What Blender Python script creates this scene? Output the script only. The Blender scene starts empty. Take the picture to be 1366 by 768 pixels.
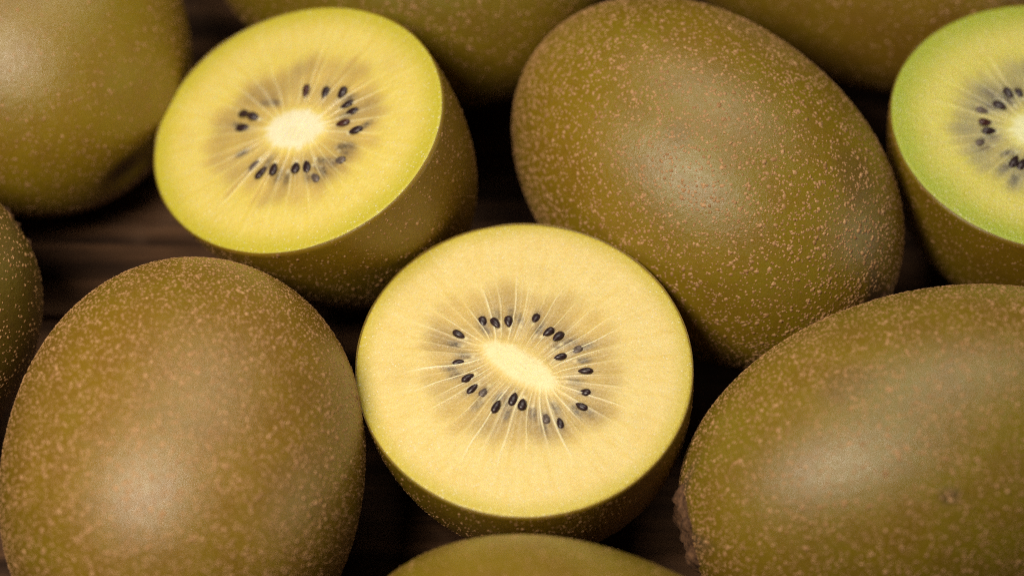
import bpy, math
import numpy as np
from mathutils import Matrix, Vector

# ------------------------------------------------------------------ camera, world, lamps, exposure
scn = bpy.context.scene
CM = 0.01                                   # shapes are described in centimetres
cam_d = bpy.data.cameras.new('camera'); cam = bpy.data.objects.new('camera', cam_d)
scn.collection.objects.link(cam); scn.camera = cam
cam_d.lens = 85; cam_d.sensor_width = 36; cam_d.clip_start = 0.01; cam_d.clip_end = 20
cam.location = (0, 0, 32.93*CM)
cam.rotation_euler = (math.radians(90-54.5), 0, 0)
cam_d.dof.use_dof = True; cam_d.dof.focus_distance = 35.8*CM; cam_d.dof.aperture_fstop = 9.0

world = bpy.data.worlds.new('World'); scn.world = world; world.use_nodes = True
bg = world.node_tree.nodes['Background']
bg.inputs[0].default_value = (1.0, 0.86, 0.72, 1); bg.inputs[1].default_value = 0.0015

def area(name, loc, target, size, size_y, power, col, spread=180):
    l = bpy.data.lights.new(name, 'AREA'); l.shape = 'RECTANGLE'; l.size = size*CM; l.size_y = size_y*CM
    l.energy = power; l.color = col; l.spread = math.radians(spread)
    o = bpy.data.objects.new(name, l); scn.collection.objects.link(o)
    o.location = Vector(loc)*CM
    o.rotation_euler = (Vector(target)-Vector(loc)).to_track_quat('-Z', 'Y').to_euler()
    return o
area('key_softbox', (-13, 11, 29), (0, 21, 3), 10, 10, 0.96, (1.0, 0.90, 0.75))
area('side_window', (50, 14, 14), (2, 21, 3), 17, 11, 0.28, (1.0, 0.94, 0.86))
area('overhead_diffuser', (3, 40, 44), (0, 22, 3), 30, 18, 0.98, (1.0, 0.92, 0.79))

scn.view_settings.view_transform = 'Standard'; scn.view_settings.look = 'None'
scn.view_settings.exposure = 0.0; scn.view_settings.gamma = 1.0
scn.cycles.use_denoising = False
scn.cycles.filter_width = 1.15
scn.cycles.max_bounces = 8

# ------------------------------------------------------------------ node helpers
class NT:
    def __init__(s, name):
        s.m = bpy.data.materials.new(name); s.m.use_nodes = True; s.t = s.m.node_tree
        s.b = s.t.nodes['Principled BSDF']
        tc = s.n('ShaderNodeTexCoord'); v = s.n('ShaderNodeVectorMath'); v.operation = 'SCALE'
        s.l(tc.outputs['Object'], v.inputs[0]); v.inputs['Scale'].default_value = 100
        s.co = v.outputs[0]
    def n(s, k): return s.t.nodes.new(k)
    def l(s, a, b): s.t.links.new(a, b)
    def put(s, v, i):
        if isinstance(v, bpy.types.NodeSocket): s.l(v, i)
        else: i.default_value = v
    def noise(s, scale, detail=3, rough=.55, vec=None, dist=0):
        q = s.n('ShaderNodeTexNoise'); s.l(vec or s.co, q.inputs['Vector'])
        q.inputs['Scale'].default_value = scale; q.inputs['Detail'].default_value = detail
        q.inputs['Roughness'].default_value = rough; q.inputs['Distortion'].default_value = dist
        return q.outputs['Fac']
    def vor(s, scale, vec=None, feat='F1', rnd=1):
        q = s.n('ShaderNodeTexVoronoi'); q.feature = feat; s.l(vec or s.co, q.inputs['Vector'])
        q.inputs['Scale'].default_value = scale; q.inputs['Randomness'].default_value = rnd
        return q
    def mapr(s, v, a, b, c=0., d=1., smooth=True):
        q = s.n('ShaderNodeMapRange'); q.interpolation_type = 'SMOOTHSTEP' if smooth else 'LINEAR'
        s.put(v, q.inputs[0])
        for i, x in enumerate((a, b, c, d)): q.inputs[i+1].default_value = x
        return q.outputs[0]
    def math(s, op, a, b=0.):
        q = s.n('ShaderNodeMath'); q.operation = op; s.put(a, q.inputs[0]); s.put(b, q.inputs[1]); return q.outputs[0]
    def mix(s, f, a, b, mode='MIX'):
        q = s.n('ShaderNodeMix'); q.data_type = 'RGBA'; q.blend_type = mode
        s.put(f, q.inputs[0])
        for v, i in ((a, 6), (b, 7)):
            if isinstance(v, tuple): v = (*v, 1)
            s.put(v, q.inputs[i])
        return q.outputs[2]
    def stretch(s, vec3):
        q = s.n('ShaderNodeVectorMath'); q.operation = 'MULTIPLY'; s.l(s.co, q.inputs[0]); q.inputs[1].default_value = vec3
        return q.outputs[0]
    def attr(s, name):
        q = s.n('ShaderNodeAttribute'); q.attribute_name = name; return q
    def bump(s, h, dist_cm, strength=1., normal=None):
        q = s.n('ShaderNodeBump'); s.l(h, q.inputs['Height']); q.inputs['Distance'].default_value = dist_cm*CM
        q.inputs['Strength'].default_value = strength
        if normal: s.l(normal, q.inputs['Normal'])
        return q.outputs[0]
    def set(s, **k):
        for a, v in k.items():
            if isinstance(v, tuple): v = (*v, 1)
            s.put(v, s.b.inputs[a.replace('_', ' ')])

def skin_material(name, olive, green, brown, seed):
    t = NT(name)
    off = t.n('ShaderNodeVectorMath'); off.operation = 'ADD'; t.l(t.co, off.inputs[0]); off.inputs[1].default_value = (seed*7.3, seed*3.1, 0)
    co = off.outputs[0]
    big = t.mapr(t.noise(.42, 3, .5, co), .36, .66)
    mid = t.mapr(t.noise(1.7, 4, .6, co), .38, .68)
    fine = t.noise(34, 3, .7, co)
    c = t.mix(big, olive, green)
    c = t.mix(t.math('MULTIPLY', mid, .45), c, brown)
    c = t.mix(t.mapr(fine, .3, .7, 0, .38), c, tuple(min(1, x*1.5) for x in brown))
    c = t.mix(t.mapr(t.noise(75, 2, .6, co), .56, .74, 0, .5), c, (.085, .055, .008))
    # faint, tiny pores between the raised specks
    v = t.vor(13, co)
    pore = t.mapr(v.outputs['Distance'], .10, .22, 1, 0)
    pick = t.mapr(t.noise(6, 2, .5, co), .45, .6)
    c = t.mix(t.math('MULTIPLY', t.math('MULTIPLY', pore, pick), .55), c, (.30, .175, .07))
    # dark scuffs
    sc = t.mapr(t.noise(3.2, 5, .68, co), .68, .76, 0, .4)
    c = t.mix(sc, c, (.10, .06, .03))
    c = t.mix(t.attr('mark').outputs['Fac'], c, (.085, .042, .030))     # healed rub marks
    # brown corky skin near the two ends
    end = t.attr('cork').outputs['Fac']
    c = t.mix(end, c, (.105, .066, .038))
    n1 = t.bump(t.noise(6, 5, .6, co), .012, .8)
    n2 = t.bump(t.noise(20, 5, .8, co), .0068, 1., n1)
    t.set(Base_Color=c, Roughness=t.mapr(t.noise(9, 3, .6, co), .3, .7, .29, .40), Normal=n2,
          Sheen_Weight=.0, Sheen_Roughness=.5, Sheen_Tint=(.9, .66, .42), Specular_IOR_Level=.62)
    return t.m

def speck_material():
    t = NT('raised_speck'); f = t.attr('tint').outputs['Fac']
    c = t.mix(f, (.30, .150, .048), (.52, .30, .135))
    c = t.mix(t.mapr(t.noise(60, 2), .35, .7, 0, .35), c, (.22, .10, .045))
    t.set(Base_Color=c, Roughness=.55, Specular_IOR_Level=.4)
    return t.m

def scar_material():
    t = NT('corky_stem_scar')
    n = t.noise(9, 6, .7)
    c = t.mix(t.mapr(n, .3, .7), (.036, .017, .008), (.20, .10, .048))
    t.set(Base_Color=c, Roughness=.85, Normal=t.bump(t.noise(26, 5, .75), .02, 1.), Specular_IOR_Level=.25)
    return t.m

def fuzz_material():
    t = NT('skin_fuzz'); t.set(Base_Color=(.22, .13, .06), Roughness=.7, Specular_IOR_Level=.2); return t.m

def flesh_material(name):
    t = NT(name)
    col = t.attr('albedo').outputs['Color']; gr = t.attr('grain').outputs['Fac']; wet = t.attr('wet').outputs['Fac']
    c = t.mix(t.mapr(t.noise(3.1, 4, .6), .35, .7, 0, .16), col, (.60, .42, .055), 'MIX')
    c = t.mix(t.math('MULTIPLY', t.mapr(t.noise(26, 3, .65), .5, .72), .24), c, (.86, .75, .42))
    v = t.vor(20); pick = t.vor(20).outputs['Color']
    sep = t.n('ShaderNodeSeparateColor'); t.l(pick, sep.inputs[0])
    size = t.mapr(sep.outputs[0], .15, 1, 0.03, .30, False)
    dot = t.math('MULTIPLY', t.math('LESS_THAN', v.outputs['Distance'], size), gr)
    c = t.mix(t.math('MULTIPLY', dot, .46), c, (.97, .90, .66))
    h = t.math('ADD', t.noise(22, 4, .7), t.math('MULTIPLY', dot, 1.0))
    n0 = t.bump(t.noise(9, 3, .6), .011, .8)
    n1 = t.bump(h, .015, .9, n0)
    n2 = t.bump(t.noise(45, 2, .6), .003, .8, n1)
    t.set(Base_Color=c, Roughness=t.math('SUBTRACT', .46, t.math('MULTIPLY', wet, .22)), Normal=n2, Specular_IOR_Level=.5,
          Subsurface_Weight=t.math('MULTIPLY', t.attr('soft').outputs['Fac'], .35), Subsurface_Scale=.0011, Coat_Weight=.22, Coat_Roughness=.17)
    t.b.inputs['Subsurface Radius'].default_value = (1., .75, .25)
    t.l(t.bump(t.noise(11, 3, .6), .022, 1.), t.b.inputs['Coat Normal'])
    return t.m

def seed_material(name, col, rough=.34):
    t = NT(name)
    c = t.mix(t.mapr(t.noise(30, 3), .35, .7), col, tuple(x*2.4+.006 for x in col))
    t.set(Base_Color=c, Roughness=rough, Normal=t.bump(t.noise(45, 2), .002, .5), Specular_IOR_Level=.45)
    return t.m

def wood_material(name, k):
    t = NT(name)
    g = t.stretch((.12, 1.9, 1.9))
    o = t.n('ShaderNodeVectorMath'); o.operation = 'ADD'; t.l(g, o.inputs[0]); o.inputs[1].default_value = (k*3.7, k*11.1, k)
    g = o.outputs[0]
    n1 = t.noise(1.3, 6, .62, g, .6); n2 = t.noise(7, 4, .7, g)
    c = t.mix(t.mapr(n1, .32, .68), (.024, .010, .004), (.125, .060, .027))
    c = t.mix(t.mapr(n2, .5, .72, 0, .6), c, (.020, .012, .009))
    c = t.mix(t.mapr(t.noise(.9, 3), .5, .7, 0, .35), c, (.12, .068, .040))
    t.set(Base_Color=c, Roughness=.8, Normal=t.bump(t.math('ADD', n1, t.math('MULTIPLY', n2, .6)), .035, .9), Specular_IOR_Level=.2)
    return t.m

M_speck = speck_material(); M_scar = scar_material(); M_fuzz = fuzz_material()
M_seed = seed_material('dark_seed', (.016, .007, .008)); M_seed_red = seed_material('reddish_seed', (.034, .010, .008))
M_seed_pale = seed_material('veiled_seed', (.075, .055, .045), .4)

# ------------------------------------------------------------------ mesh helpers
def link_mesh(name, V, Fq, mat, parent=None, smooth=True, attrs=None, kind=None):
    me = bpy.data.meshes.new(name)
    V = np.asarray(V, np.float32)*CM
    if isinstance(Fq, np.ndarray):
        k = Fq.shape[1]; nf = len(Fq)
        me.vertices.add(len(V)); me.vertices.foreach_set('co', V.ravel())
        me.loops.add(nf*k); me.loops.foreach_set('vertex_index', Fq.astype(np.int32).ravel())
        me.polygons.add(nf); me.polygons.foreach_set('loop_start', np.arange(0, nf*k, k, dtype=np.int32))
        me.update(calc_edges=True)
    else:
        me.from_pydata(V.tolist(), [], Fq)
    me.validate()
    for an, (ty, arr) in (attrs or {}).items():
        a = me.attributes.new(an, ty, 'POINT')
        a.data.foreach_set('color' if ty == 'FLOAT_COLOR' else 'value', np.asarray(arr, np.float32).ravel())
    if smooth: me.polygons.foreach_set('use_smooth', np.ones(len(me.polygons), bool))
    me.materials.append(mat)
    o = bpy.data.objects.new(name, me); scn.collection.objects.link(o)
    if parent: o.parent = parent; o.location = parent['_off']
    if kind: o['kind'] = kind
    return o

def grid_faces(nr, nc, wrap=True):
    i, j = np.meshgrid(np.arange(nr-1), np.arange(nc if wrap else nc-1), indexing='ij')
    j2 = (j+1) % nc
    return np.stack([i*nc+j, i*nc+j2, (i+1)*nc+j2, (i+1)*nc+j], -1).reshape(-1, 4)

def sstep(a, b, x):
    t = np.clip((x-a)/(b-a), 0, 1); return t*t*(3-2*t)

class Body:
    """closed body of a kiwi: unit direction -> point (cm), long axis z, stem end on side `stem`"""
    def __init__(s, ax, stem, seed, half=False, blunt=2.1):
        s.blunt = blunt
        s.s = np.array(ax); s.stem = stem; s.half = half; r = np.random.default_rng(seed)
        s.k = r.normal(size=(9, 3))*np.array([1.7, 1.7, 1.4]); s.p = r.uniform(0, 6.28, 9); s.rng = r
    def P(s, U):
        U = U/np.linalg.norm(U, axis=1)[:, None]
        z = U[:, 2]; rr = np.sqrt(np.maximum(1-z*z, 0))
        k = (rr**s.blunt+np.abs(z)**s.blunt)**(-1/s.blunt)
        lump = np.sin(U@s.k.T+s.p).mean(1)*(.0 if s.half else .026)
        X = U*(k*(1+lump))[:, None]
        zs = z*s.stem
        X[:, 2] -= s.stem*.045*np.exp(-(rr/.17)**2)*(zs > 0)
        X[:, 2] += s.stem*.03*np.exp(-(rr/.13)**2)*(zs < 0)
        return X*s.s
    def N(s, U):
        U = U/np.linalg.norm(U, axis=1)[:, None]
        a = np.cross(U, [.3, .2, .93]); a /= np.linalg.norm(a, axis=1)[:, None]; b = np.cross(U, a)
        e = .004; p = s.P(U); n = np.cross(s.P(U+a*e)-p, s.P(U+b*e)-p)
        n /= np.linalg.norm(n, axis=1)[:, None]
        n *= np.sign((n*p).sum(1))[:, None]
        return n
    def cork(s, U):
        z = U[:, 2]*s.stem; rr = np.sqrt(np.maximum(1-z*z, 0))
        w = 1+.25*np.sin(5*np.arctan2(U[:, 1], U[:, 0])+s.p[0])+.12*np.sin(11*np.arctan2(U[:, 1], U[:, 0])+s.p[1])
        return np.where(z > 0, sstep(.36, .16, rr*w)*.9, sstep(.12, .05, rr*w)*.4)

def new_thing(name, label, cat, group, R, centre, contact):
    """Empty at the point where the fruit touches the table; parts are offset back to the fruit's centre"""
    e = bpy.data.objects.new(name, None); scn.collection.objects.link(e)
    R = Matrix(R); U_, _, _ = np.linalg.svd(np.array(R)); 
    q = R.to_quaternion().normalized(); e.rotation_mode = 'QUATERNION'; e.rotation_quaternion = q
    e.location = Vector(contact)*CM; e.empty_display_size = .005
    e['_off'] = tuple((q.inverted() @ (Vector(centre)-Vector(contact)))*CM)
    e['label'] = label; e['category'] = cat
    if group: e['group'] = group
    return e

def sphere_dirs(n, rng, zmax=1.):
    z = rng.uniform(-1, zmax, n); a = rng.uniform(0, 2*np.pi, n); r = np.sqrt(1-z*z)
    return np.stack([np.cos(a)*r, np.sin(a)*r, z], 1)

def specks(body, n, parent, med=.0135, zmax=1., patch=.5, keep=None):
    rng = body.rng
    U = sphere_dirs(int(n*2.4), rng, zmax)
    kk = rng.normal(size=(8, 3))*4.5; ph = rng.uniform(0, 6.28, 8)
    den = np.sin(U@kk.T+ph).mean(1)*1.6
    z = U[:, 2]*body.stem
    ok = rng.uniform(0, 1, len(U)) < np.clip(.62+patch*den, .12, 1)
    ok &= ~((z > .975) | (z < -.985))
    if keep is not None: ok &= (U/body.s)@keep/np.linalg.norm(U/body.s, axis=1) > -.45   # none where it rests
    U = U[ok][:n]; n = len(U)
    P = body.P(U); N = body.N(U)
    # clusters: a share of the specks huddle beside a neighbour
    Z = np.array([0, 0, 1.]); T = np.cross(N, np.broadcast_to(Z, N.shape)); T /= np.linalg.norm(T, axis=1)[:, None]+1e-9
    B = np.cross(T, N)
    r = np.clip(med*1.15*np.exp(rng.normal(0, .36, n)), .007, .040)
    ang = rng.normal(0, .7, n)+np.where(rng.uniform(size=n) < .3, np.pi/2, 0)
    asp = 1+np.abs(rng.normal(0, .35, n)); 
    ca, sa = np.cos(ang)[:, None], np.sin(ang)[:, None]
    E1 = (B*ca+T*sa); E2 = (-B*sa+T*ca)
    k = 5; V = []
    th = np.arange(k)*2*np.pi/k
    for ring, (f, h) in enumerate(((1.15, -.15), (.78, .28))):
        rad = r[:, None]*f*(1+rng.normal(0, .16, (n, k)))
        x = rad*np.cos(th)*np.sqrt(asp)[:, None]; y = rad*np.sin(th)/np.sqrt(asp)[:, None]
        V.append(P[:, None]+E1[:, None]*x[..., None]+E2[:, None]*y[..., None]+N[:, None]*(r*h)[:, None, None])
    V.append((P+N*(r*.36)[:, None])[:, None])
    V = np.concatenate(V, 1)                                   # n x 15 x 3
    f = []
    for i in range(k):
        j = (i+1) % k
        f += [[i, j, k+j], [i, k+j, k+i], [k+i, k+j, 2*k]]
    f = np.array(f); Fc = (f[None]+(np.arange(n)*(2*k+1))[:, None, None]).reshape(-1, 3)
    tint = np.repeat(np.clip(rng.normal(.55, .28, n), 0, 1), 2*k+1)
    return link_mesh('specks', V.reshape(-1, 3), Fc, M_speck, parent, attrs={'tint': ('FLOAT', tint)}, kind='stuff')

def fuzz(body, n, parent, length=.038, zmax=1.):
    rng = body.rng; U = sphere_dirs(n, rng, zmax); U = U[U[:, 2]*body.stem < .94]; n = len(U); P = body.P(U); N = body.N(U)
    D = N+rng.normal(0, .55, (n, 3)); D /= np.linalg.norm(D, axis=1)[:, None]
    D2 = D+rng.normal(0, .5, (n, 3)); D2 /= np.linalg.norm(D2, axis=1)[:, None]
    L = length*np.exp(rng.normal(-.3, .45, n))[:, None]
    S = np.cross(D, rng.normal(size=(n, 3))); S /= np.linalg.norm(S, axis=1)[:, None]; S *= .0007
    m = P+D*L*.55; t = m+D2*L*.5
    V = np.stack([P-S, P+S, m-S*.8, m+S*.8, t], 1).reshape(-1, 3)
    f = np.array([[0, 1, 3], [0, 3, 2], [2, 3, 4]]); Fc = (f[None]+(np.arange(n)*5)[:, None, None]).reshape(-1, 3)
    return link_mesh('fuzz', V, Fc, M_fuzz, parent, kind='stuff')

def stem_scar(body, parent, rad=.42, height=.10):
    """ragged corky collar with a sunken middle on the stem end"""
    rng = body.rng; nc = 48; prof = [(1.25, -.5), (1.08, .1), (.95, .62), (.8, 1.), (.66, .75), (.55, .0), (.35, -.35), (.15, -.15), (.02, -.1)]
    a = np.arange(nc)*2*np.pi/nc; V = []
    jag = .13*np.sin(3*a+1.3)+.10*np.sin(7*a+.4)+.09*np.sin(13*a+2)
    for i, (f, h) in enumerate(prof):
        rr = rad*f*(1+jag*.5); 
        U = np.stack([np.cos(a)*rr/body.s[0], np.sin(a)*rr/body.s[1], np.zeros(nc)], 1)
        U[:, 2] = body.stem*np.sqrt(np.maximum(1-(U[:, :2]**2).sum(1), 0))
        p = body.P(U); hh = height*h*(1+jag*2.2+rng.normal(0, .07, nc))
        p[:, 2] += body.stem*hh; V.append(p)
    V = np.concatenate(V); Fq = grid_faces(len(prof), nc)
    if body.stem < 0: Fq = Fq[:, ::-1]
    return link_mesh('stem_scar', V, Fq, M_scar, parent)

def blossom_tip(body, parent):
    nc = 20; a = np.arange(nc)*2*np.pi/nc; V = []; rng = body.rng
    for f, h in ((.13, -.05), (.11, .02), (.08, .045), (.04, .035), (.005, .02)):
        rr = f*(1+.15*np.sin(3*a)+rng.normal(0, .05, nc))
        U = np.stack([np.cos(a)*rr/body.s[0], np.sin(a)*rr/body.s[1], np.zeros(nc)], 1)
        U[:, 2] = -body.stem*np.sqrt(1-(U[:, :2]**2).sum(1)); p = body.P(U); p[:, 2] -= body.stem*h; V.append(p)
    Fq = grid_faces(5, nc)
    if body.stem > 0: Fq = Fq[:, ::-1]
    return link_mesh('blossom_scar', np.concatenate(V), Fq, M_scar, parent)

def whole(label, centre, R, ax, stem, seed, mat, n_specks=6500, med=.0135, nfuzz=5000, scar=.42, patch=.5, marks=(), blunt=2.1, tip=True):
    b = Body(ax, stem, seed, blunt=blunt)
    R = np.array(R); nr, nc = 130, 200
    ph = np.linspace(.0001, np.pi-.0001, nr); th = np.arange(nc)*2*np.pi/nc
    PH, TH = np.meshgrid(ph, th, indexing='ij')
    U = np.stack([np.sin(PH)*np.cos(TH), np.sin(PH)*np.sin(TH), np.cos(PH)], -1).reshape(-1, 3)
    V = b.P(U)
    low = V@R[2]; i = low.argmin()
    c = np.array(centre, float); c[2] = -low[i]+.004
    contact = R@V[i]+c
    mk = np.zeros(len(U)); T0 = b.P(U)
    for (mx, my, mz, ra, st) in marks:
        p0 = b.P(np.array([[mx, my, mz]]))[0]; al = np.linalg.norm((T0-p0)*[1, 1, .6], axis=1)
        mk = np.maximum(mk, st*sstep(ra*1.25, ra*.5, al))
    e = new_thing('kiwi_fruit', label, 'kiwi', 'whole kiwis laid on the table', R.tolist(), c, contact)
    link_mesh('skin', V, grid_faces(nr, nc)[:, ::-1], mat, e, attrs={'cork': ('FLOAT', b.cork(U)), 'mark': ('FLOAT', mk)})
    specks(b, n_specks, e, med, patch=patch, keep=R[2])
    fuzz(b, nfuzz, e)
    stem_scar(b, e, scar)
    if tip: blossom_tip(b, e)
    return e

# ------------------------------------------------------------------ cut fruit
def seed_mesh():
    nr, nc = 9, 10; V = []
    for i in range(nr):
        t = i/(nr-1); x = -1+2*t
        w = max(1-x*x, 0)**.5*(1-.22*x-.18*max(x, 0)**2)
        for j in range(nc):
            a = j*2*math.pi/nc; V.append((x*.122, w*.068*math.cos(a), w*.044*math.sin(a)))
    return np.array(V), grid_faces(nr, nc)
_SV, _SF = seed_mesh()
_seed_cache = {}

def put_seed(parent, mat, x, y, ang, sc, zoff, rng):
    key = mat.name
    if key not in _seed_cache:
        o = link_mesh('seed', _SV, _SF, mat, None); _seed_cache[key] = o.data; 
    else:
        o = bpy.data.objects.new('seed', _seed_cache[key]); scn.collection.objects.link(o)
    o.parent = parent
    o.rotation_euler = (rng.normal(0, .12), rng.normal(0, .14), math.radians(ang))
    o.scale = (sc[0], sc[1], 1)
    o.location = Vector(parent['_off'])+Vector((x, y, zoff))*CM
    return o

def half(label, centre, R, ax, seed, skin, C, seeds, core, nloc, med=.0100, n_specks=4000):
    """fruit cut across its middle: skin bowl, flesh, core, seeds. C: palette, core=(cx,cy,ca,cb,angle)"""
    rng = np.random.default_rng(seed)
    b = Body(ax, -1, seed, True); R = np.array(R)
    a1, a2, bb = ax
    nc = 600
    th = np.arange(nc)*2*np.pi/nc
    # --- outer bowl
    nb, ncb = 56, 200; thb = np.arange(ncb)*2*np.pi/ncb
    ph = np.linspace(np.pi/2, np.pi-.0001, nb); PH, TH = np.meshgrid(ph, thb, indexing='ij')
    U = np.stack([np.sin(PH)*np.cos(TH), np.sin(PH)*np.sin(TH), np.cos(PH)], -1).reshape(-1, 3)
    V = b.P(U)
    low = V@R[2]; i = low.argmin(); c = np.array(centre, float); c[2] = -low[i]+.004
    e = new_thing('kiwi_half', label, 'kiwi half', 'cut kiwi halves among the whole fruit', R.tolist(), c, R@V[i]+c)
    rim_in = np.stack([np.cos(thb)*(a1-.016), np.sin(thb)*(a2-.016), np.full(ncb, -.002)], 1)
    rim_dn = rim_in.copy(); rim_dn[:, 2] = -.25
    wob = .006*np.sin(9*thb+1)+.004*np.sin(23*thb)+rng.normal(0, .0022, ncb)
    V[:ncb, 2] += wob; rim_in[:, 2] += wob*.6
    SV = np.concatenate([rim_dn, rim_in, V]); SU = np.concatenate([U[:ncb], U[:ncb], U])
    link_mesh('skin', SV, grid_faces(nb+2, ncb)[:, ::-1], skin, e, attrs={'cork': ('FLOAT', b.cork(SU))})
    specks(b, n_specks, e, med, zmax=-.012, keep=R[2])
    fuzz(b, 500, e, .03, zmax=-.01)
    stem_scar(b, e, .38)
    # --- cut face grid
    seeds = list(seeds); cx, cy = core[:2]; real = list(seeds)
    for q_ in range(36):                                   # seeds lying deeper, seen only as smoky shapes
        m_ = real[int(rng.integers(len(real)))]; aa = math.atan2(m_[1]-cy, m_[0]-cx)+rng.normal(0, .25); rr_ = math.hypot(m_[0]-cx, m_[1]-cy)*rng.uniform(.90, 1.13)
        p_ = (cx+rr_*math.cos(aa), cy+rr_*math.sin(aa))
        if min(math.hypot(p_[0]-z_[0], p_[1]-z_[1]) for z_ in seeds) > .115: seeds.append((p_[0], p_[1], math.degrees(aa)+rng.normal(0, 12), rng.uniform(.15, .78)))
    cx, cy, ca, cb, cang = core; cr, sr = math.cos(math.radians(cang)), math.sin(math.radians(cang))
    f = math.sqrt(ca*ca-cb*cb)
    Ro = (a1-.012)*(a2-.012)/np.sqrt(((a2-.012)*np.cos(th))**2+((a1-.012)*np.sin(th))**2)
    # direction from the core centre out to the rim
    def rim_dist(px, py):
        dx, dy = np.cos(th), np.sin(th); A = (dx/(a1-.012))**2+(dy/(a2-.012))**2
        B = px*dx/(a1-.012)**2+py*dy/(a2-.012)**2; Cc = (px/(a1-.012))**2+(py/(a2-.012))**2-1
        return (-B+np.sqrt(B*B-A*Cc))/A
    L = rim_dist(cx, cy)
    ct, st = np.cos(th)*cr+np.sin(th)*sr, -np.cos(th)*sr+np.sin(th)*cr
    rc = .80/np.sqrt((ct/ca)**2+(st/cb)**2)*(1+.035*np.sin(9*th+2)+.03*np.sin(17*th)+rng.normal(0, .012, nc))
    NC, NF = 14, 132
    fr_c = np.linspace(.002, 1, NC)[:, None]*rc[None]
    u = np.linspace(0, 1, NF)[:, None]
    fr_f = rc[None]+(L-rc)[None]*u
    def face(r):
        x = cx+r*np.cos(th); y = cy+r*np.sin(th)
        X = (x-cx)*cr+(y-cy)*sr; Y = -(x-cx)*sr+(y-cy)*cr
        w = np.arccosh((X+1j*Y)/f+1e-9); mu = np.abs(w.real); nu = np.where(w.real < 0, -w.imag, w.imag)
        mu0 = np.arctanh(cb/ca); 
        rho = np.sqrt((x/(a1-.012))**2+(y/(a2-.012))**2)
        ec = np.sqrt((X/ca)**2+(Y/cb)**2)
        q = np.sqrt(X*X+Y*Y); din = np.maximum(ec-1, 0)/np.maximum(ec, 1e-3)*q   # distance beyond the core
        dout = np.maximum(1-rho, 0)*2.55
        t = din/(din+dout+1e-6)
        wob = (.008*np.sin(3.1*x+5*y)+.007*np.sin(7*y-4*x+2))
        nu2 = nu+wob
        # locule walls
        bd = np.sort((np.arange(nloc)+r2.uniform(-.34, .34, nloc))/nloc*2*np.pi-np.pi)
        ext = np.concatenate([[bd[-1]-2*np.pi], bd, [bd[0]+2*np.pi]])
        k = np.clip(np.searchsorted(ext, nu2)-1, 0, nloc)
        lo, hi = ext[k], ext[k+1]; h = f*np.sqrt(np.sinh(mu)**2+np.sin(nu)**2)
        dl = (nu2-lo)*h; dh = (hi-nu2)*h
        stg = strength[np.arange(nloc+1) % nloc]; ln = length[np.arange(nloc+1) % nloc]; wd = width[np.arange(nloc+1) % nloc]
        kl, kh = (k-1) % nloc, k % nloc
        def wall(d, i):
            ww = wd[i]*(1.2-.75*t)
            return strength[i]*np.exp(-(d/ww)**2)*sstep(length[i]+.12, length[i]-.14, t)*sstep(-.02, .13, t)
        walls = np.maximum(wall(dl, kl), wall(dh, kh))
        # finer threads
        fine = np.zeros_like(t)
        for i in range(len(fb)):
            dn = (nu2-fb[i]+np.pi) % (2*np.pi)-np.pi
            fine += fs[i]*np.exp(-(dn*h/.012)**2)*sstep(fl[i]+.1, fl[i]-.1, t)
        fine = np.clip(fine, 0, 1)
        cell = np.clip((nu2-lo)/(hi-lo+1e-6), 0, 1); side = np.sin(np.pi*cell)**.6
        tend = tends[k % nloc]
        loc = sstep(tend+.10, tend-.07, t+.07*(1-side))*sstep(.0, .07, t)*(.45+.55*side)
        return x, y, t, rho, ec, walls, fine, loc, k
    state = rng.integers(1 << 30)
    strength = rng.uniform(.25, 1.1, nloc); length = rng.uniform(.32, .66, nloc); width = rng.uniform(.008, .019, nloc)
    nf = 130; fb = rng.uniform(-np.pi, np.pi, nf); fs = rng.uniform(.1, .55, nf); fl = rng.uniform(.2, .62, nf)
    tends = rng.uniform(.42, .57, nloc)
    res = []
    for r in (fr_c, fr_f):
        r2 = np.random.default_rng(state); res.append(face(r))
    out = []
    ns = lambda x, y, s: sum(np.sin(s*(math.cos(i*2.4)*x+math.sin(i*2.4)*y)*(1+.21*i)+i*1.7) for i in range(7))/7
    for (x, y, t, rho, ec, walls, fine, loc, k) in res:
        col = np.ones(x.shape+(3,))*C['outer']
        mixc = lambda c, cc, m: c*(1-m[..., None])+np.array(cc)*m[..., None]
        col = mixc(col, C['warm'], np.clip(.35+.8*ns(x, y, 5.), 0, 1)*.35)
        col = mixc(col, C['pale'], sstep(.93, .62, rho)*sstep(.5, .75, t)*.6)
        w_ = np.arctan2(y-cy, x-cx)                                   # faint radial grain of the outer flesh
        grn = (np.sin(37*w_+2*ns(x, y, 3))+np.sin(61*w_+1+3*ns(x, y, 4))+np.sin(97*w_+4*ns(x, y, 5)))/3
        col = mixc(col, C['pale'], np.clip(grn, 0, 1)*.45*sstep(.35, .55, t)*sstep(1, .85, rho))
        col = mixc(col, C['warm'], np.clip(-grn, 0, 1)*.45*sstep(.35, .55, t)*sstep(1, .85, rho))
        col = mixc(col, C['locule'], np.clip(ns(x+7, y+2, 3.2)-.15, 0, 1)*.5*sstep(.95, .7, rho))
        # yellow spots at the ends of the locules
        col = mixc(col, C['spot'], C['spots']*sstep(.06, .0, np.abs(t-.70-.05*ns(x, y, 9)))*loc*0+C['spots']*sstep(.05, 0, np.abs(t-.70))*(np.sin(k*2.1) > 0)*sstep(.05, .01, np.abs(ns(x, y, 6)))*.5)
        col = mixc(col, C['locule'], loc*.85)
        haze = sstep(.04, .24, t)*sstep(.60, .36, t)*np.clip(.35+.9*ns(x+3, y, 4), 0, 1)
        col = mixc(col, C['dusk'], haze*C['haze'])
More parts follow.
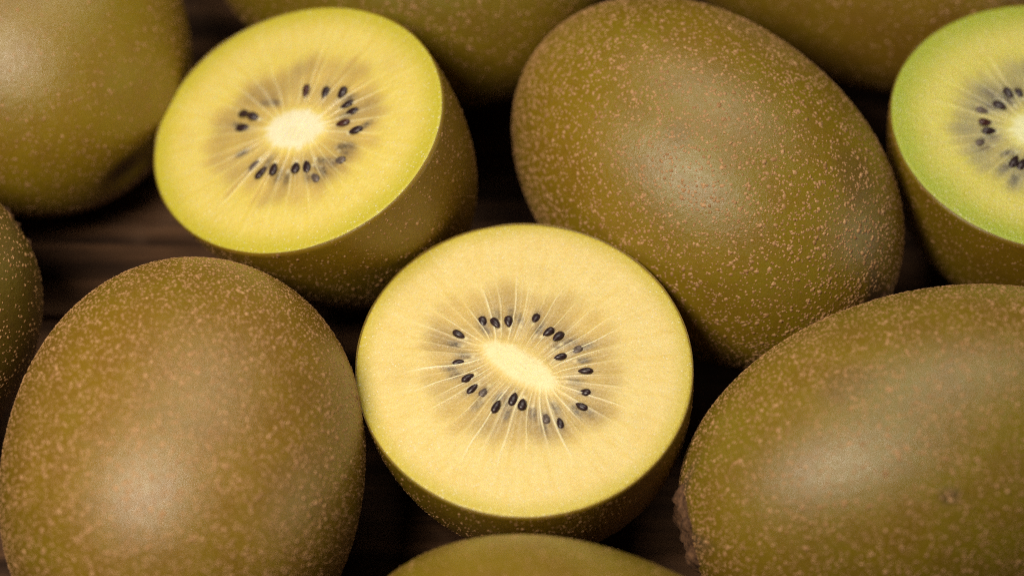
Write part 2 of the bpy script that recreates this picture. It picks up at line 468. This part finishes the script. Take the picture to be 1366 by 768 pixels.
        for (sx, sy, sa, w) in seeds:
            a = math.radians(sa); dx, dy = x-sx, y-sy; p = dx*math.cos(a)+dy*math.sin(a); q = -dx*math.sin(a)+dy*math.cos(a)
            near = (np.abs(dx) < .5) & (np.abs(dy) < .5)
            g = np.zeros_like(x); g[near] = np.exp(-(p[near]/.20)**2-(q[near]/.085)**2)
            col = mixc(col, C['dusk'], g*.72)
            tip = np.zeros_like(x); tip[near] = np.exp(-((p[near]*math.copysign(1, math.cos(a)*(sx-cx)+math.sin(a)*(sy-cy))+.125)/.04)**2-(q[near]/.03)**2); col = mixc(col, C['core'], tip*(.9 if (int(sx*100)+int(sy*100)) % 3 == 0 else .25))  # pale membrane bits at seed tips, their white glints painted into the colour
            g[near] = np.exp(-(np.abs(p[near])/.115)**2.6-(np.abs(q[near])/.058)**2.6)
            if w < .68: col = mixc(col, (.085, .066, .055), g*(.38+w*.85)*(1+.35*np.sin(60*p)*np.sin(45*q+1)).clip(0, 1.2))
            elif w < 1: col = mixc(col, (.06, .04, .035), g*.6)
        col = mixc(col, C['thread'], np.clip(walls*C['thr'], 0, 1))
        col = mixc(col, C['thread'], fine*.5*C['thr']*sstep(.02, .08, t))
        er = ec*(1+.05*ns(x, y, 14))-.55*walls*sstep(1.9, 1., ec)-.22*fine*sstep(1.7, 1., ec)
        col = mixc(col, C['corering'], sstep(1.4, .95, er)*.5)
        col = mixc(col, C['core'], sstep(1.08, .72, er))
        col = mixc(col, C['rim'], sstep(C['rim0'], 1.0, rho+.02*ns(x, y, 3)+.008*ns(x, y, 17))**1.3*.9)
        col = mixc(col, C['edge'], sstep(.988, 1.0, rho)*.6)
        z = -.012*loc*sstep(.9, .3, t)+.016*walls+.005*fine+.015*sstep(1.3, .6, ec)+.010*ns(x, y, 2.2)*sstep(1, .8, rho)
        z += .004*ns(x, y, 31); z -= .020*sstep(.975, 1., rho)**2
        grain = sstep(.45, .66, t)+.12; wet = np.clip(walls+.3*sstep(.6, .2, t)*sstep(0, .1, t), 0, 1)
        out.append((np.stack([x, y, z], -1), col, grain, wet))
    mat = flesh_material('flesh')
    def solid(name, top, close, split):
        P, col, grain, wet = top; n0 = P.shape[0]
        rings = [P]; cols = [col]; g = [grain]; w = [wet]
        for cl in close:
            ext = cl[None]; rings.append(ext); cols.append(np.broadcast_to(np.array(C['warm']), ext.shape)); g.append(np.zeros((1, nc))); w.append(np.zeros((1, nc)))
        P = np.concatenate(rings); cc = np.concatenate(cols); g = np.concatenate(g); w = np.concatenate(w)
        rgba = np.concatenate([cc, np.ones(cc.shape[:2]+(1,))], -1)
        dr = np.hypot(P[..., 0]-cx, P[..., 1]-cy)-rc; sf = np.where(P[..., 2] > -.04, sstep(.03, .16, np.abs(dr)), 0)
        Fq = grid_faces(len(P), nc)
        Fq = np.delete(Fq, np.arange((split-1)*nc, split*nc), 0)   # the doubled ring keeps the edge crisp
        return link_mesh(name, P.reshape(-1, 3), Fq, mat, e,
                         attrs={'albedo': ('FLOAT_COLOR', rgba), 'grain': ('FLOAT', g), 'wet': ('FLOAT', w), 'soft': ('FLOAT', sf)})
    ring = lambda k, z: np.stack([np.cos(th)*(a1-.012)*k, np.sin(th)*(a2-.012)*k, np.full(nc, z)], 1)
    bowl = [ring(math.cos(a)*.995-.004, -math.sin(a)*(bb-.08)-.02) for a in np.linspace(.03, math.pi/2-.01, 20)]
    well = [np.stack([cx+rc*np.cos(th)*k, cy+rc*np.sin(th)*k, np.full(nc, -.30)], 1) for k in (1, .5, .01)]
    Pf = out[1]
    # flesh: well floor -> inner edge -> face -> bowl; one closed body
    lip = Pf[0][0]
    wl = well[::-1]+[lip-[0, 0, .004], lip]
    nw = len(wl)
    nP = np.concatenate([np.stack(wl), Pf[0]]); cP = np.concatenate([np.broadcast_to(Pf[1][0], (nw, nc, 3)), Pf[1]])
    gP = np.concatenate([np.zeros((nw, nc)), Pf[2]]); wP = np.concatenate([np.zeros((nw, nc)), Pf[3]])
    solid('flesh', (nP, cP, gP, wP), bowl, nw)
    Pc = out[0]
    cl = [Pc[0][-1], Pc[0][-1]*[1, 1, 0]+[0, 0, -.28]]
    cl.append(np.stack([cx+rc*np.cos(th)*.5, cy+rc*np.sin(th)*.5, np.full(nc, -.28)], 1)); cl.append(np.stack([cx+rc*np.cos(th)*.01, cy+rc*np.sin(th)*.01, np.full(nc, -.28)], 1))
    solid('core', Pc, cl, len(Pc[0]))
    # --- seeds that stand in the cut
    for (sx, sy, sa, w) in seeds:
        if w < .68: continue
        # blunt end outward
        a = sa
        d = math.radians(a)
        if math.cos(d)*(sx-cx)+math.sin(d)*(sy-cy) > 0: a += 180
        k = (rng.uniform(.92, 1.12)*(.92 if w < .9 else 1), rng.uniform(.9, 1.12))
        m = M_seed if w >= .9 else M_seed_pale if w < .8 else M_seed
        k = (k[0]*C['seed'], k[1]*C['seed'])
        if w >= 1 and rng.uniform() < .12: m = M_seed_red
        put_seed(e, m, sx, sy, a, k, -.012+.018*(w >= 1)-.012*(w < .9), rng)
    return e

# ------------------------------------------------------------------ table
table = bpy.data.objects.new('wooden_table', None); scn.collection.objects.link(table)
table['kind'] = 'structure'; table['label'] = 'dark brown wooden boards under the kiwis'; table['_off'] = (0, 0, 0)
def plank(y0, y1, k, z=0.):
    rng = np.random.default_rng(k+50); nx = 60; xs = np.linspace(-42, 42, nx)
    e0 = y0+.05+.02*np.sin(xs*.4+k)+rng.normal(0, .008, nx); e1 = y1-.05+.02*np.sin(xs*.3+2*k)+rng.normal(0, .008, nx)
    prof = [(0, -1.6), (0, -.10), (.03, -.03), (.10, 0), (1, 0), (1.07, -.03), (1.1, -.10), (1.1, -1.6)]
    V = []
    for f, zz in prof:
        y = e0+.07 if 0 else (e0 if f == 0 else e0+.03 if f == .03 else e0+.1 if f == .1 else e1-.1 if f == 1 else e1-.03 if f == 1.07 else e1)
        V.append(np.stack([xs, y, np.full(nx, zz+z)], 1))
    V = np.concatenate(V)
    Fq = grid_faces(len(prof), nx, False)[:, ::-1]
    o = link_mesh('plank', V, Fq, wood_material('dark_wood', k), table, smooth=False)
    return o
ys = [-6, 3.5, 13.2, 22.9, 32.4, 42, 52]
for k in range(6): plank(ys[k], ys[k+1], k, [-.01, -.015, -.006, -.012, -.004, -.02][k])

# ------------------------------------------------------------------ whole fruit
OL, GR, BR = (.225, .150, .0045), (.195, .152, .0035), (.185, .092, .010)
sk = [skin_material('olive_skin', OL, GR, BR, 1),
      skin_material('brown_olive_skin', (.205, .124, .006), (.178, .126, .004), (.168, .080, .012), 2),
      skin_material('green_olive_skin', (.192, .134, .005), (.165, .134, .004), (.160, .082, .011), 3)]
whole('large whole kiwi touching the upper right rim of the sharp central cut half', (3.07, 23.78, 2.5),
      [[-0.5791, 0.4444, -0.6835], [-0.5845, 0.3582, 0.7281], [0.5684, 0.8211, 0.0523]], (2.52, 2.50, 3.52), -1, 11, sk[0], 17000, .0138, 1400, patch=.2, marks=[(.182, .746, -.64, .4, .28), (.856, .516, -.039, .2, .15)])
whole('densely speckled whole kiwi standing upright in the picture at the lower left', (-4.80, 18.42, 2.55),
      [[-0.9456, -0.3221, 0.0458], [0.0287, 0.0577, 0.9979], [-0.3241, 0.9449, -0.0454]], (2.64, 2.54, 3.30), -1, 12, sk[1], 23000, .0112, 1600, patch=.15, blunt=2.16)
whole('big whole kiwi at the lower right with a corky stem scar on its left end', (6.16, 18.39, 2.65),
      [[-0.0477, -0.2303, 0.972], [0.6842, 0.7014, 0.1998], [-0.7277, 0.6745, 0.1241]], (2.67, 2.58, 3.85), -1, 13, sk[2], 23000, .0110, 1600, scar=.60, patch=.15, blunt=2.0, marks=[(-.992, .092, -.084, .11, .65), (-.617, .722, -.315, .34, .18), (-.7, .6, .35, .2, .2)])
whole('blurred whole kiwi filling the top left corner', (-8.42, 26.96, 2.53),
      [[0.7727, 0.0286, 0.6341], [0.6258, -0.2018, -0.7534], [0.1064, 0.979, -0.1738]], (2.8, 2.45, 3.42), -1, 14, sk[0], 7000, .0108, 500, tip=False)
whole('blurred whole kiwi at the top edge behind the left cut half', (-1.93, 28.75, 2.59),
      [[0.1916, 0.3607, 0.9128], [0.5678, 0.7179, -0.4028], [-0.8005, 0.5955, -0.0672]], (2.62, 2.52, 3.60), -1, 15, sk[2], 7000, .012, 500)
whole('whole kiwi showing only its plain blurred top at the bottom edge', (0.96, 14.16, 2.59),
      [[0.299, 0.2951, 0.9075], [0.6735, 0.6084, -0.4197], [-0.676, 0.7367, -0.0169]], (2.64, 2.54, 3.56), -1, 16, sk[2], 8000, .0085, 800)
whole('shadowed whole kiwi at the top edge behind the green rimmed cut half', (5.96, 29.33, 2.57),
      [[0.5182, 0.1157, 0.8474], [0.8544, -0.0268, -0.5189], [-0.0374, 0.9929, -0.1128]], (2.66, 2.55, 3.73), 1, 17, sk[1], 7000, .0118, 500)
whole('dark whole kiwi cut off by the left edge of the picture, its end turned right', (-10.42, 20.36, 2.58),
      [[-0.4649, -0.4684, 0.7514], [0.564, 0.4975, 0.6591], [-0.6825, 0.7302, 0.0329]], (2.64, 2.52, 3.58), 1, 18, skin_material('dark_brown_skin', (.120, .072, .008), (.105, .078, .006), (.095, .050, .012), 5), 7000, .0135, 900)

# ------------------------------------------------------------------ cut halves (u, v in cm on the cut face, angle, how far the seed shows)
S1 = [(1.0, 0.53, -157, 1), (1.0, 0.11, 167, 0.85), (0.87, -0.03, 179, 1), (0.78, -0.21, 154, 1), (0.73, -0.37, 158, 0.4), (0.62, -0.59, -52, 0.85), (0.41, -0.53, -57, 0.6), (0.28, -0.61, -88, 1), (0.13, -0.69, -72, 1), (-0.22, -0.8, -94, 0.7), (-0.2, -0.53, -106, 1), (-0.44, -0.79, -118, 0.6), (-0.62, -0.71, -124, 1), (-0.69, -0.49, -130, 0.3), (-0.92, -0.51, -130, 0.85), (-1.11, -0.35, -152, 0.95), (-1.18, 0.06, 162, 0.85), (-0.99, 0.19, 158, 0.7), (-0.81, 0.3, 154, 0.4), (-0.6, 0.36, -39, 1), (-0.44, 0.42, -48, 0.9), (-0.42, 0.7, -57, 1), (-0.61, 0.62, -52, 0.5), (-0.09, 0.72, -67, 0.75), (0.05, 0.85, -83, 0.95), (0.25, 0.8, -88, 1), (0.4, 0.92, -100, 0.6), (0.58, 0.78, -112, 0.85), (0.89, 0.67, -141, 0.6), (0.97, -0.13, 166, 0.35), (0.88, -0.31, 154, 0.35)]
S2 = [(-0.27, 0.62, 123, 1), (0.11, 0.71, 112, 1), (0.41, 0.81, 86, 1), (0.64, 0.68, 57, 0.9), (0.82, 0.6, 37, 0.9), (0.83, 0.36, 37, 1), (1.15, 0.33, 43, 1), (-1.1, -0.14, 2, 1), (-0.87, -0.12, 2, 1), (-0.94, -0.36, 20, 0.95), (-0.57, -0.75, 50, 0.6), (-0.19, -0.86, 79, 0.7), (0.03, -0.73, 100, 0.5), (0.03, -0.92, 86, 0.9), (0.22, -0.79, 118, 1), (0.59, -0.62, 127, 1), (0.76, -0.53, -44, 0.95), (0.9, -0.66, -40, 0.3), (0.56, -0.83, 123, 0.5), (0.98, -0.47, -5, 0.35), (1.14, -0.31, -19, 0.4), (1.24, -0.07, 2, 0.4), (1.25, 0.06, -5, 0.4), (-0.84, 0.18, 10, 0.35), (-0.69, 0.25, 2, 0.35)]
S3 = [(-0.84, 0.4, -46, 1), (-0.68, 0.47, -56, 0.8), (-0.93, 0.1, -23, 1), (-1.08, -0.32, 17, 1), (-0.99, -0.48, 17, 1), (-0.51, -0.98, 78, 1), (-0.38, -0.99, 77, 0.9), (-0.36, 0.6, 92, 1), (-0.1, 0.65, 70, 1), (0.45, 0.41, 42, 1), (0.61, -0.26, 4, 1), (0.42, -0.71, -35, 1), (-0.02, -1.01, -73, 1), (-0.97, -0.83, 42, 0.4), (-0.99, 0.27, -23, 0.4), (-0.62, -1.13, 65, 0.4)]
P1 = dict(outer=(.76, .61, .225), warm=(.74, .53, .11), pale=(.80, .65, .26), locule=(.60, .42, .115), dusk=(.30, .20, .085), thread=(.90, .82, .55),
          core=(.90, .78, .43), corering=(.80, .62, .24), rim=(.54, .44, .020), edge=(.50, .38, .12), spot=(.72, .50, .05), spots=.4, haze=.85, thr=.85, rim0=.84, seed=.90)
P2 = dict(P1, outer=(.74, .605, .13), warm=(.72, .56, .07), pale=(.79, .67, .22), core=(.88, .82, .56), corering=(.80, .64, .20), rim=(.50, .45, .012), edge=(.50, .50, .12), spots=.7, haze=.85, thr=.5, rim0=.77, seed=1.03)
P3 = dict(P1, outer=(.68, .63, .10), warm=(.66, .60, .06), pale=(.73, .67, .20), locule=(.55, .48, .16), dusk=(.22, .21, .14), core=(.88, .88, .50), corering=(.72, .68, .24), rim=(.31, .41, .006), edge=(.45, .5, .14), spots=.6, haze=.85, thr=.5, rim0=.68, seed=1.03)
sh = skin_material('cut_fruit_skin', (.215, .134, .004), (.190, .134, .003), (.160, .078, .008), 4)
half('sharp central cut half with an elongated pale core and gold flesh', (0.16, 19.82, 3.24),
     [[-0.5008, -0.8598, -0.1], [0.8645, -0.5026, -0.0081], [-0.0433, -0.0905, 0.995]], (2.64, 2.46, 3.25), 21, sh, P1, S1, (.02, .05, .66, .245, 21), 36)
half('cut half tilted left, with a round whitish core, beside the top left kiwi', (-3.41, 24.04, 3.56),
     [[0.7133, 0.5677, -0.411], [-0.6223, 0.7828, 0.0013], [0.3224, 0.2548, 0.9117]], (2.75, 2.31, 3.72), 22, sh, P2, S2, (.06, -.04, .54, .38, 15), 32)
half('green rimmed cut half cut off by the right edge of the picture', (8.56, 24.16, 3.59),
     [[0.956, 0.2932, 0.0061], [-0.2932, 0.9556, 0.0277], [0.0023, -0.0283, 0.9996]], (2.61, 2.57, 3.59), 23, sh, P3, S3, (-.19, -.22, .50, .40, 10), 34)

for o in scn.objects:
    if '_off' in o: del o['_off']
